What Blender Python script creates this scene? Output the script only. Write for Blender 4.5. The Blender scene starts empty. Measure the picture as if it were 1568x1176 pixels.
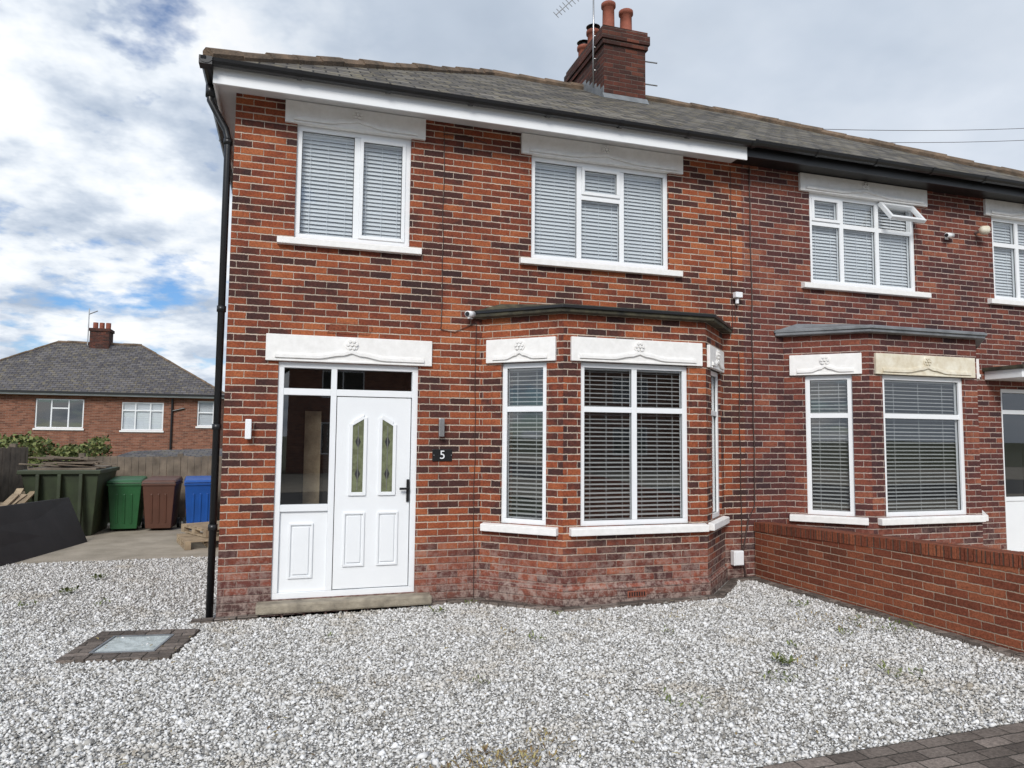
import bpy, math, random
import numpy as np
from mathutils import Matrix, Vector
random.seed(5); rng=np.random.default_rng(7)
sc=bpy.context.scene
# ------------------------------------------------------------ node helpers
class NT:
    def __init__(s,name):
        s.mat=bpy.data.materials.new(name); s.mat.use_nodes=True
        s.nt=s.mat.node_tree; s.N=s.nt.nodes; s.L=s.nt.links
        s.bs=s.N['Principled BSDF']
    def n(s,t,**k):
        x=s.N.new(t)
        for a,b in k.items(): setattr(x,a,b)
        return x
    def set(s,sock,v):
        if isinstance(v,bpy.types.NodeSocket): s.L.new(v,sock)
        else: sock.default_value=v
    def m(s,op,a,b=None,c=None):
        x=s.n('ShaderNodeMath',operation=op)
        s.set(x.inputs[0],a)
        if b is not None: s.set(x.inputs[1],b)
        if c is not None: s.set(x.inputs[2],c)
        return x.outputs[0]
    def noise(s,scale,vec=None,detail=4,rough=.55):
        x=s.n('ShaderNodeTexNoise'); x.inputs['Scale'].default_value=scale
        x.inputs['Detail'].default_value=detail; x.inputs['Roughness'].default_value=rough
        if vec is not None: s.L.new(vec,x.inputs['Vector'])
        return x.outputs['Fac']
    def pos(s): return s.n('ShaderNodeNewGeometry').outputs['Position']
    def ramp(s,fac,stops,interp='LINEAR'):
        x=s.n('ShaderNodeValToRGB'); cr=x.color_ramp; cr.interpolation=interp
        while len(cr.elements)<len(stops): cr.elements.new(.5)
        for e,(p,c) in zip(cr.elements,stops):
            e.position=p; e.color=(c[0],c[1],c[2],1) if hasattr(c,'__len__') else (c,c,c,1)
        s.L.new(fac,x.inputs[0]); return x.outputs[0]
    def mr(s,v,a,b,c=0.,d=1.):
        x=s.n('ShaderNodeMapRange'); s.L.new(v,x.inputs[0])
        for i,q in zip((1,2,3,4),(a,b,c,d)): x.inputs[i].default_value=q
        return x.outputs[0]
    def mix(s,f,a,b,bt='MIX'):
        x=s.n('ShaderNodeMixRGB',blend_type=bt)
        for i,q in enumerate((f,a,b)):
            if isinstance(q,tuple): q=(q[0],q[1],q[2],1)
            s.set(x.inputs[i],q)
        return x.outputs[0]
    def scale(s,c,f):
        vm=s.n('ShaderNodeVectorMath',operation='SCALE'); s.L.new(c,vm.inputs[0]); s.set(vm.inputs['Scale'],f); return vm.outputs[0]
    def bump(s,h,dist=.01,st=1.):
        b=s.n('ShaderNodeBump'); b.inputs['Strength'].default_value=st; b.inputs['Distance'].default_value=dist
        s.L.new(h,b.inputs['Height']); s.L.new(b.outputs[0],s.bs.inputs['Normal'])
    def col(s,c,rough=.8,metal=0.,spec=None):
        s.set(s.bs.inputs['Base Color'],(c[0],c[1],c[2],1) if isinstance(c,tuple) else c)
        s.set(s.bs.inputs['Roughness'],rough); s.bs.inputs['Metallic'].default_value=metal
        if spec is not None: s.bs.inputs['Specular IOR Level'].default_value=spec
        return s.mat
def plain(name,c,rough=.6,var=.25,scale=6,bump=0.,metal=0.,dark=None,spec=None):
    t=NT(name); p=t.pos(); f=t.noise(scale,p,4,.6)
    k=t.mr(f,.3,.7,0,1)
    c2=dark if dark else tuple(x*(1-var) for x in c)
    cc=t.mix(k,c2,tuple(c))
    if bump: t.bump(t.noise(scale*12,p,2),bump)
    return t.col(cc,rough,metal,spec)
def brick(name,pal,mortar=(.42,.36,.30),bw=.225,rh=.075,off=.5,mw=.0066,stain=0.,patch=.3,soot=0.,mvar=.55,basered=0.,wnw=.8,perp=1.9,streak=0.):
    t=NT(name); tc=t.n('ShaderNodeTexCoord'); p=t.pos()
    sp=t.n('ShaderNodeSeparateXYZ'); t.L.new(tc.outputs['UV'],sp.inputs[0])
    w=t.mr(t.noise(24,p,3,.75),0,1,-.009,.009)
    u=t.m('ADD',t.m('ADD',sp.outputs[0],w),50.); v=t.m('ADD',t.m('ADD',sp.outputs[1],w),30.)
    vr=t.m('DIVIDE',v,rh); row=t.m('FLOOR',vr)
    par=t.m('MULTIPLY',t.m('MODULO',row,2.),off)
    uu=t.m('ADD',t.m('DIVIDE',u,bw),par); colm=t.m('FLOOR',uu)
    fx=t.m('MULTIPLY',t.m('FRACT',uu),bw); fy=t.m('MULTIPLY',t.m('FRACT',vr),rh)
    ex=t.m('MINIMUM',fx,t.m('SUBTRACT',bw,fx)); ey=t.m('MINIMUM',fy,t.m('SUBTRACT',rh,fy))
    e=t.m('MINIMUM',t.m('MULTIPLY',ex,perp),ey)
    mask=t.mr(e,mw*.55,mw*1.3)
    cb=t.n('ShaderNodeCombineXYZ'); t.L.new(colm,cb.inputs[0]); t.L.new(row,cb.inputs[1])
    wn=t.n('ShaderNodeTexWhiteNoise',noise_dimensions='3D'); t.L.new(cb.outputs[0],wn.inputs['Vector'])
    big=t.mr(t.noise(.9,p,5,.72),.3,.7,-patch,patch)
    val=t.m('ADD',t.m('ADD',t.m('MULTIPLY',wn.outputs['Value'],wnw),(1-wnw)*.5),big)
    bc=t.ramp(val,pal)
    inn=t.mr(t.noise(50,p,3,.75),.25,.75,.5,1.4)
    bc=t.scale(bc,inn)
    mo=t.mix(t.mr(t.noise(2.6,p,4,.75),.40,.66,0,mvar),tuple(mortar),tuple(x*.35 for x in mortar))
    c=t.mix(mask,mo,bc)
    spz=t.n('ShaderNodeSeparateXYZ'); t.L.new(p,spz.inputs[0]); z=spz.outputs[2]
    if stain or basered:
        ns=t.noise(2.3,p,4,.75)
        if basered:
            f=t.mr(t.m('ADD',z,t.mr(ns,0,1,-.5,.5)),.75,.3,0,.7); c=t.mix(f,c,t.scale(t.ramp(wn.outputs['Value'],[(0.,(.10,.042,.040)),(1.,(.23,.072,.054))]),inn))
            f=t.mr(t.m('ADD',z,t.mr(ns,0,1,.12,-.12)),.26,.10,0,.6); c=t.mix(f,c,(.075,.055,.05))
        f=t.m('MULTIPLY',t.mr(t.m('ADD',z,t.mr(ns,0,1,.5,-.5)),.85,.05,0,stain),t.mr(t.noise(13,p,4,.75),.44,.60)); c=t.mix(f,c,(.40,.31,.27))
    if soot:
        f=t.mr(t.noise(2.,p,4,.6),.3,.65,0,soot); c=t.mix(f,c,(.025,.02,.018))
    t.bump(t.m('ADD',mask,t.m('MULTIPLY',inn,.4)),.007,.9)
    return t.col(c,.9,spec=.25)
PAL=[(0.,(.050,.026,.025)),(.25,(.085,.033,.027)),(.45,(.175,.048,.029)),(.70,(.285,.075,.033)),(1.,(.39,.125,.052))]
PALN=[(0.,(.055,.029,.031)),(.3,(.095,.036,.033)),(.55,(.155,.048,.037)),(.85,(.225,.070,.044)),(1.,(.30,.11,.065))]
PALW=[(0.,(.14,.045,.026)),(.4,(.20,.058,.032)),(.6,(.24,.072,.037)),(.85,(.29,.093,.046)),(1.,(.34,.12,.06))]
PALC=[(0.,(.04,.022,.02)),(.3,(.07,.028,.022)),(.6,(.11,.036,.026)),(.85,(.15,.046,.03)),(1.,(.20,.065,.04))]
MT={}
MT['brick']=brick('red_brick',PAL,mortar=(.60,.49,.40),stain=.8,basered=1,patch=.38)
MT['brickn']=brick('brown_brick',PALN,mortar=(.50,.40,.35),stain=.5,patch=.36)
MT['brickw']=brick('wall_brick',PALW,mortar=(.48,.37,.28),patch=.25,wnw=.7,mw=.005,perp=1.5)
MT['soldier']=brick('coping_brick',PALW,mortar=(.11,.07,.05),bw=.078,rh=10.,off=0.,patch=.2,mw=.007,perp=1.)
MT['chim']=brick('chimney_brick',PALC,mortar=(.17,.13,.11),soot=.6)
MT['brickfar']=brick('far_brick',[(0.,(.13,.052,.036)),(.3,(.19,.072,.044)),(.5,(.23,.088,.053)),(.8,(.28,.115,.072)),(1.,(.34,.16,.10))],mortar=(.36,.29,.23),patch=.2)
MT['paver']=brick('block_paving',[(0.,(.09,.074,.064)),(.3,(.13,.107,.092)),(.6,(.18,.15,.13)),(.85,(.23,.19,.165)),(1.,(.28,.235,.205))],mortar=(.055,.05,.042),bw=.21,rh=.105,mw=.004,perp=1.)
def slate(name,cols):
    t=NT(name); tc=t.n('ShaderNodeTexCoord'); p=t.pos()
    sp=t.n('ShaderNodeSeparateXYZ'); t.L.new(tc.outputs['UV'],sp.inputs[0])
    bw,rh=.27,.20
    u=t.m('ADD',sp.outputs[0],50.); v=t.m('ADD',t.m('ADD',sp.outputs[1],t.mr(t.noise(5,p,2),0,1,-.012,.012)),30.)
    vr=t.m('DIVIDE',v,rh); row=t.m('FLOOR',vr)
    uu=t.m('ADD',t.m('DIVIDE',u,bw),t.m('MULTIPLY',t.m('MODULO',row,2.),.5)); cm=t.m('FLOOR',uu)
    fx=t.m('FRACT',uu); fy=t.m('FRACT',vr)
    ex=t.m('MULTIPLY',t.m('MINIMUM',fx,t.m('SUBTRACT',1.,fx)),bw)
    m1=t.mr(ex,.003,.012); m2=t.mr(fy,.0,.28)
    cb=t.n('ShaderNodeCombineXYZ'); t.L.new(cm,cb.inputs[0]); t.L.new(row,cb.inputs[1])
    wn=t.n('ShaderNodeTexWhiteNoise',noise_dimensions='3D'); t.L.new(cb.outputs[0],wn.inputs['Vector'])
    val=t.m('ADD',t.m('MULTIPLY',wn.outputs['Value'],.75),t.mr(t.noise(.9,p,4),.3,.7,0,.25))
    c=t.ramp(val,cols)
    c=t.mix(t.mr(t.noise(6,p,4,.75),.50,.64,0,.85),c,(.20,.17,.105))
    mk=t.m('MULTIPLY',m1,m2)
    c=t.mix(mk,(.016,.014,.013),c)
    t.bump(t.m('SUBTRACT',t.m('MULTIPLY',mk,.5),fy),.025,1.)
    return t.col(c,.85,spec=.3)
MT['slate']=slate('roof_slate',[(0.,(.042,.038,.036)),(.4,(.082,.074,.067)),(.7,(.125,.114,.10)),(1.,(.21,.19,.16))])
MT['slatefar']=slate('far_roof_tile',[(0.,(.065,.06,.067)),(.4,(.095,.09,.097)),(.7,(.125,.118,.124)),(1.,(.155,.145,.15))])
MT['upvc']=plain('white_upvc',(.86,.88,.90),.28,.04,3)
MT['paint']=plain('white_painted_stone',(.90,.89,.875),.6,.12,14,.002,dark=(.80,.79,.77))
MT['paintw']=plain('cream_painted_stone',(.84,.80,.68),.65,.3,9,.004,dark=(.64,.56,.41))
MT['soffit']=plain('soffit_white',(.78,.78,.79),.5,.12,3)
MT['black']=plain('black_plastic',(.012,.012,.013),.35,.2)
MT['felt']=plain('roof_felt',(.10,.09,.055),.9,.5,9,.008,dark=(.022,.022,.02))
MT['lead']=plain('lead_flashing',(.23,.245,.26),.55,.3,6,.004,dark=(.13,.14,.15))
MT['ridge']=plain('ridge_tile',(.24,.165,.11),.9,.5,5,.01,dark=(.075,.06,.045))
MT['pot']=plain('clay_pot',(.33,.10,.06),.8,.45,6,.004)
MT['stone']=plain('stone_step',(.40,.35,.27),.85,.4,7,.006,dark=(.18,.155,.12))
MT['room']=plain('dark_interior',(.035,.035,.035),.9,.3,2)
MT['blindL']=plain('light_blind',(.70,.73,.76),.5,.06,2)
MT['blindD']=plain('grey_blind',(.50,.51,.51),.4,.08,2)
MT['metal']=plain('metal',(.5,.5,.5),.35,.2,10,metal=.9)
MT['cable']=plain('cable',(.05,.025,.02),.6,.2)
MT['wood']=plain('weathered_wood',(.24,.195,.15),.9,.5,4,.004,dark=(.11,.09,.07))
MT['palletw']=plain('pallet_wood',(.46,.36,.24),.85,.4,6,.004,dark=(.24,.18,.12))
MT['conc']=plain('concrete',(.42,.37,.30),.9,.35,2.2,.006,dark=(.26,.23,.18))
MT['tray']=plain('tray_fill',(.62,.68,.68),.7,.35,16,.006,dark=(.36,.40,.39))
MT['panel']=plain('dark_sheet',(.032,.030,.030),.6,.4,3)
def glassmat(name,tint=(.95,.97,.975)):
    t=NT(name); N=t.N; t.N.remove(t.bs)
    tr=t.n('ShaderNodeBsdfTransparent'); tr.inputs[0].default_value=(*tint,1)
    gl=t.n('ShaderNodeBsdfGlossy'); gl.inputs['Roughness'].default_value=.01; gl.inputs[0].default_value=(1,1,1,1)
    lw=t.n('ShaderNodeLayerWeight'); lw.inputs[0].default_value=.5
    bp=t.n('ShaderNodeBump'); bp.inputs['Distance'].default_value=.002; bp.inputs['Strength'].default_value=.25
    t.L.new(t.noise(1.2,t.pos(),1),bp.inputs['Height']); t.L.new(bp.outputs[0],gl.inputs['Normal'])
    mx=t.n('ShaderNodeMixShader'); k=t.m('ADD',t.m('MULTIPLY',t.m('POWER',lw.outputs['Facing'],4.),.85),.13)
    t.L.new(k,mx.inputs[0]); t.L.new(tr.outputs[0],mx.inputs[1]); t.L.new(gl.outputs[0],mx.inputs[2])
    t.L.new(mx.outputs[0],N['Material Output'].inputs[0]); return t.mat
MT['glass']=glassmat('window_glass')
t=NT('frosted_glass'); MT['frost']=t.col(t.mix(t.mr(t.noise(20,t.pos()),.4,.6),(.12,.13,.075),(.18,.20,.115)),.25)
def gravelmat():
    t=NT('gravel_bed'); p=t.pos()
    v=t.n('ShaderNodeTexVoronoi'); v.inputs['Scale'].default_value=62; t.L.new(p,v.inputs['Vector'])
    s=t.n('ShaderNodeSeparateColor'); t.L.new(v.outputs['Color'],s.inputs[0])
    c=t.ramp(s.outputs[0],[(0.,(.24,.225,.20)),(.25,(.42,.40,.37)),(.6,(.56,.55,.53)),(1.,(.72,.72,.71))])
    c=t.scale(c,t.mr(v.outputs['Distance'],.35,.75,1,.3))  # shade between the stones painted into the bed: darker towards cell edges
    c=t.mix(t.mr(t.noise(.9,p,5,.65),.56,.72,0,.4),c,(.26,.21,.14))
    t.bump(t.m('MULTIPLY',v.outputs['Distance'],-1.),.02,1.)
    return t.col(c,.9)
MT['gravel']=gravelmat()
t=NT('white_stone'); g=t.n('ShaderNodeNewGeometry'); p=g.outputs['Position']
c=t.ramp(g.outputs['Random Per Island'],[(0.,(.24,.225,.20)),(.12,(.40,.385,.355)),(.4,(.59,.58,.56)),(.8,(.75,.745,.735)),(1.,(.86,.86,.86))])
c=t.mix(t.mr(t.noise(1.1,p,5,.7),.53,.70,0,.5),c,(.42,.35,.25)); MT['stones']=t.col(c,.8)
MT['grass']=plain('rough_grass',(.07,.10,.035),.95,.5,.4,.02,dark=(.10,.085,.05))
MT['asph']=plain('asphalt',(.07,.07,.07),.9,.3,3,.004)
t=NT('leaf'); g=t.n('ShaderNodeNewGeometry')
MT['leaf']=t.col(t.ramp(g.outputs['Random Per Island'],[(0.,(.05,.075,.02)),(.5,(.12,.15,.04)),(1.,(.24,.26,.09))]),.7)
t=NT('dry_leaf'); g=t.n('ShaderNodeNewGeometry')
MT['dry']=t.col(t.ramp(g.outputs['Random Per Island'],[(0.,(.10,.06,.03)),(.5,(.27,.19,.08)),(1.,(.36,.32,.13))]),.8)
# ------------------------------------------------------------ mesh builder
T=Matrix.Identity(4)
class MB:
    def __init__(s): s.v=[];s.f=[];s.uv=[]
    def face(s,pts):
        ps=[T@Vector(p) for p in pts]
        a=(ps[1]-ps[0]).cross(ps[-1]-ps[0])
        if a.length<1e-12: a=(ps[1]-ps[0]).cross(ps[2]-ps[0])
        n=a
        n.normalize()
        if abs(n.z)>.95: tt=Vector((1,0,0)); ss=Vector((0,1,0))
        else:
            tt=Vector((-n.y,n.x,0)).normalized(); ss=n.cross(tt)
        b=len(s.v)
        for q in ps: s.v.append(q[:]); s.uv.append((q.dot(tt),q.dot(ss)))
        s.f.append(tuple(range(b,b+len(ps))))
    def box(s,x0,x1,y0,y1,z0,z1):
        A=[(x0,y0,z0),(x1,y0,z0),(x1,y1,z0),(x0,y1,z0),(x0,y0,z1),(x1,y0,z1),(x1,y1,z1),(x0,y1,z1)]
        s.hexa(A)
    def hexa(s,A):
        for f in ((0,3,2,1),(4,5,6,7),(0,1,5,4),(1,2,6,5),(2,3,7,6),(3,0,4,7)): s.face([A[i] for i in f])
    def prism(s,poly,z0,z1,dz=None):
        n=len(poly); s.face([(x,y,z0) for x,y in reversed(poly)]); s.face([(x,y,z1) for x,y in poly])
        for i in range(n):
            a=poly[i];b=poly[(i+1)%n]; s.face([(a[0],a[1],z0),(b[0],b[1],z0),(b[0],b[1],z1),(a[0],a[1],z1)])
    def prism_xz(s,poly,y0,y1):
        n=len(poly); s.face([(x,y0,z) for x,z in poly]); s.face([(x,y1,z) for x,z in reversed(poly)])
        for i in range(n):
            a=poly[i];b=poly[(i+1)%n]; s.face([(a[0],y0,a[1]),(a[0],y1,a[1]),(b[0],y1,b[1]),(b[0],y0,b[1])])
    def tube(s,pts,r,n=8,cap=True):
        P=[Vector(p) for p in pts]; rs=r if hasattr(r,'__len__') else [r]*len(P); rings=[]
        for i,p in enumerate(P):
            d=(P[min(i+1,len(P)-1)]-P[max(i-1,0)]).normalized()
            a=d.cross(Vector((0,0,1)) if abs(d.z)<.9 else Vector((1,0,0))).normalized(); b=d.cross(a)
            rings.append([p+(a*math.cos(2*math.pi*k/n)+b*math.sin(2*math.pi*k/n))*rs[i] for k in range(n)])
        for i in range(len(P)-1):
            for k in range(n):
                s.face([rings[i][k],rings[i+1][k],rings[i+1][(k+1)%n],rings[i][(k+1)%n]])
        if cap: s.face(rings[0][::1]); s.face(rings[-1][::-1])
    def obj(s,name,mat,parent=None,bevel=0,smooth=False):
        me=bpy.data.meshes.new(name); me.from_pydata(s.v,[],s.f)
        ul=me.uv_layers.new(name='UVMap'); ul.data.foreach_set('uv',np.array(s.uv,dtype=np.float32).ravel())
        if bevel or smooth:
            import bmesh
            bm=bmesh.new(); bm.from_mesh(me); bmesh.ops.remove_doubles(bm,verts=bm.verts,dist=1e-5); bm.to_mesh(me); bm.free()
        me.materials.append(mat)
        o=bpy.data.objects.new(name,me); sc.collection.objects.link(o)
        if bevel:
            b=o.modifiers.new('Bevel','BEVEL'); b.width=bevel; b.segments=2; b.limit_method='ANGLE'
        if smooth:
            for p in me.polygons: p.use_smooth=True
        if parent: o.parent=parent
        return o
class Asm:
    def __init__(s,name,loc=(0,0,0)):
        s.e=bpy.data.objects.new(name,None); sc.collection.objects.link(s.e); s.p={}
    def __call__(s,part,mat,bevel=0,smooth=False):
        if part not in s.p: s.p[part]=(MB(),mat,bevel,smooth)
        return s.p[part][0]
    def done(s):
        for k,(mb,mat,b,sm) in s.p.items():
            if mb.f: mb.obj(k,MT[mat],s.e,b,sm)
def setT(m=None):
    global T; T=m if m is not None else Matrix.Identity(4)
def segT(a,b):
    ang=math.atan2(b[1]-a[1],b[0]-a[0]); return Matrix.Translation((a[0],a[1],0))@Matrix.Rotation(ang,4,'Z')
# ------------------------------------------------------------ building pieces (local: x along wall, y inward, z up)
def wall(mb,x0,x1,z0,z1,holes=(),rev=.13):
    xs=sorted({x0,x1,*[h[0] for h in holes],*[h[1] for h in holes]}); zs=sorted({z0,z1,*[h[2] for h in holes],*[h[3] for h in holes]})
    for i in range(len(xs)-1):
        for j in range(len(zs)-1):
            cx=(xs[i]+xs[i+1])/2; cz=(zs[j]+zs[j+1])/2
            if any(h[0]<cx<h[1] and h[2]<cz<h[3] for h in holes): continue
            mb.face([(xs[i],0,zs[j]),(xs[i+1],0,zs[j]),(xs[i+1],0,zs[j+1]),(xs[i],0,zs[j+1])])
    for a,b,c,d in holes:
        mb.face([(a,0,c),(a,0,d),(a,rev,d),(a,rev,c)]); mb.face([(b,0,d),(b,0,c),(b,rev,c),(b,rev,d)])
        mb.face([(a,0,d),(b,0,d),(b,rev,d),(a,rev,d)]); mb.face([(a,0,c),(a,rev,c),(b,rev,c),(b,0,c)])
def ring(mb,x0,x1,z0,z1,w,y0,y1):
    mb.box(x0,x1,y0,y1,z0,z0+w); mb.box(x0,x1,y0,y1,z1-w,z1)
    mb.box(x0,x0+w,y0,y1,z0+w,z1-w); mb.box(x1-w,x1,y0,y1,z0+w,z1-w)
def window(A,x0,x1,z0,z1,vms=(),splits=None,sash=(),blind='L',room=.45,openp=None,bfrac=1.,solid=(),far=False):
    fr=A('window_frames','upvc',.004); gl=A('window_glass','glass'); w=.055
    ring(fr,x0,x1,z0,z1,w,.03,.10)
    gk=A('window_seals','black')
    xs=[x0+w-.025]+list(vms)+[x1-w+.025]
    for m in vms: fr.box(m-.03,m+.03,.033,.097,z0+w,z1-w)
    for ci in range(len(xs)-1):
        a=xs[ci]+(.025 if ci==0 else .03); b=xs[ci+1]-(.025 if ci==len(xs)-2 else .03)
        sp=(splits or {}).get(ci,[]); zs=[z0+w]+sorted(sp)+[z1-w]
        for q in sp: fr.box(a,b,.035,.095,q-.03,q+.03)
        for ri in range(len(zs)-1):
            c=zs[ri]+(.03 if ri>0 else 0); d=zs[ri+1]-(.03 if ri<len(zs)-2 else 0)
            if (ci,ri) in solid: fr.box(a,b,.05,.08,c,d); continue
            if openp==(ci,ri):
                old=T.copy(); h=d
                setT(old@Matrix.Translation((0,.02,h+.01))@Matrix.Rotation(math.radians(-38),4,'X'))
                ring(fr,a-.02,b+.02,-(d-c)-.02,0,.045,-.05,0.)
                gl.face([(a,-.025,-(d-c)),(b,-.025,-(d-c)),(b,-.025,-.03),(a,-.025,-.03)]); setT(old)
                continue
            if (ci,ri) in sash:
                ring(fr,a,b,c,d,.038,.018,.09); o=.038; gl.face([(a+.03,.05,c+.03),(b-.03,.05,c+.03),(b-.03,.05,d-.03),(a+.03,.05,d-.03)])
                if not far: ring(gk,a+o,b-o,c+o,d-o,.005,.044,.049)
            else:
                gl.face([(a,.062,c),(b,.062,c),(b,.062,d),(a,.062,d)])
                if not far: ring(gk,a,b,c,d,.005,.055,.061)
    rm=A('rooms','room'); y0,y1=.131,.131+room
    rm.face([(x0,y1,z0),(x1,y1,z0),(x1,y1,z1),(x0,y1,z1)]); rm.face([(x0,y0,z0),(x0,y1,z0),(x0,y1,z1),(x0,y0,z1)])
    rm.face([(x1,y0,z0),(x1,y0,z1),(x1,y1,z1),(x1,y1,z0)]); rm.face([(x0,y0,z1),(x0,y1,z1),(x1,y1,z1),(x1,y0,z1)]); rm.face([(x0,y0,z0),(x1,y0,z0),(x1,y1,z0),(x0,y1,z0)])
    if blind:
        tilt=math.radians(60 if blind=='L' else 17); wd=.05; pit=.044 if blind=='L' else .047
        bl=A('blinds_light' if blind=='L' else 'blinds_grey','blindL' if blind=='L' else 'blindD')
        dz=wd/2*math.sin(tilt); dy=wd/2*math.cos(tilt); yc=.125
        for i in range(len(xs)-1):
            a,b=xs[i]+.01,xs[i+1]-.01; z=z1-.09; zend=z1-(z1-z0)*bfrac
            bl.box(a,b,.105,.145,z1-.075,z1-.055)
            while z>zend+.05:
                j=random.uniform(-.0025,.0025); k=random.uniform(-.0025,.0025)
                bl.face([(a,yc-dy,z-dz+j),(b,yc-dy,z-dz+k),(b,yc+dy,z+dz+k),(a,yc+dy,z+dz+j)]); z-=pit
            for k in (.18,.5,.82) if b-a>.5 else (.25,.75):
                xx=a+(b-a)*k; bl.box(xx-.002,xx+.002,.098,.0995,zend+.04,z1-.06)
def lintel(A,x0,x1,z0,z1,mat='paint',ext=.09,ros=True):
    L=A('lintels_'+mat,mat,.006); D=A('lintel_mouldings_'+mat,mat,.003)
    H=z1-z0; n=36; xc=(x0+x1)/2; hw=(x1-x0)/2
    def zz(x):
        t=abs(x-xc)/hw
        if t<.10: return .36+.05*math.cos(t/.10*math.pi)
        if t<.42: k=(t-.10)/.32; return .31-.15*(k*k*(3-2*k))
        return .16
    L.box(x0,x1,-.035,.029,z0,z1)
    xs=[x0+.09+(x1-x0-.18)*i/n for i in range(n+1)]
    for (o,h,y) in ((0,.034,-.056),(.034,.016,-.045)):
        for i in range(n):
            a,b=xs[i],xs[i+1]; za,zb=z0+H*zz(a)+o-.012,z0+H*zz(b)+o-.012
            D.hexa([(a,y,za),(b,y,zb),(b,-.0352,zb),(a,-.0352,za),(a,y,za+h),(b,y,zb+h),(b,-.0352,zb+h),(a,-.0352,za+h)])
    D.box(x0+.09,x1-.09,-.044,-.0352,z0+.001,z0+.02)
    if ros:
        cx=xc; cz=z0+.70*H; R=.25*H
        D.prism_xz([(cx+R*math.cos(q*math.pi/8),cz+R*math.sin(q*math.pi/8)) for q in range(16)],-.047,-.0352)
        for q in range(6):
            an=q*math.pi/3; px=cx+R*.6*math.cos(an); pz=cz+R*.6*math.sin(an)
            D.prism_xz([(px+R*.25*math.cos(k*math.pi/4),pz+R*.25*math.sin(k*math.pi/4)) for k in range(8)],-.062,-.0475)
        D.prism_xz([(cx+R*.25*math.cos(k*math.pi/4),cz+R*.25*math.sin(k*math.pi/4)) for k in range(8)],-.068,-.0475)
def sill(A,x0,x1,z0,z1,mat='paint'):
    s=A('sills_'+mat,mat,.006); s.hexa([(x0,-.07,z0),(x1,-.07,z0),(x1,.029,z0),(x0,.029,z0),(x0,-.07,z1-.015),(x1,-.07,z1-.015),(x1,.029,z1),(x0,.029,z1)])
def ridge_caps(mb,a,b,r=.095,L=.42):
    a=Vector(a);b=Vector(b);n=max(1,int((b-a).length/L))
    for i in range(n):
        p=a.lerp(b,i/n);q=a.lerp(b,(i+1.03)/n); j=random.uniform(-.012,.012)
        mb.tube([p+Vector((0,0,j)),q+Vector((0,0,j+random.uniform(-.01,.01)))],[r,r*.9],8)
def gutter(mb,a,b,r=.06):
    a=Vector(a);b=Vector(b);d=(b-a).normalized();s=Vector((-d.y,d.x,0))
    pr=[s*(r*math.cos(k*math.pi/6))-Vector((0,0,r*math.sin(k*math.pi/6))) for k in range(7)]
    pi=[s*((r-.006)*math.cos(k*math.pi/6))-Vector((0,0,(r-.006)*math.sin(k*math.pi/6))) for k in range(7)]
    for k in range(6):
        mb.face([a+pr[k],b+pr[k],b+pr[k+1],a+pr[k+1]]); mb.face([a+pi[k],a+pi[k+1],b+pi[k+1],b+pi[k]])
    L=(b-a).length; n=int(L/1.0)+1
    for i in range(n+1):
        p=a.lerp(b,i/n)
        for k in range(6):
            o=d*.025; mb.face([p-o+pr[k]*1.15,p+o+pr[k]*1.15,p+o+pr[k+1]*1.15,p-o+pr[k+1]*1.15])
PX=6.1; W=12.3
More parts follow.
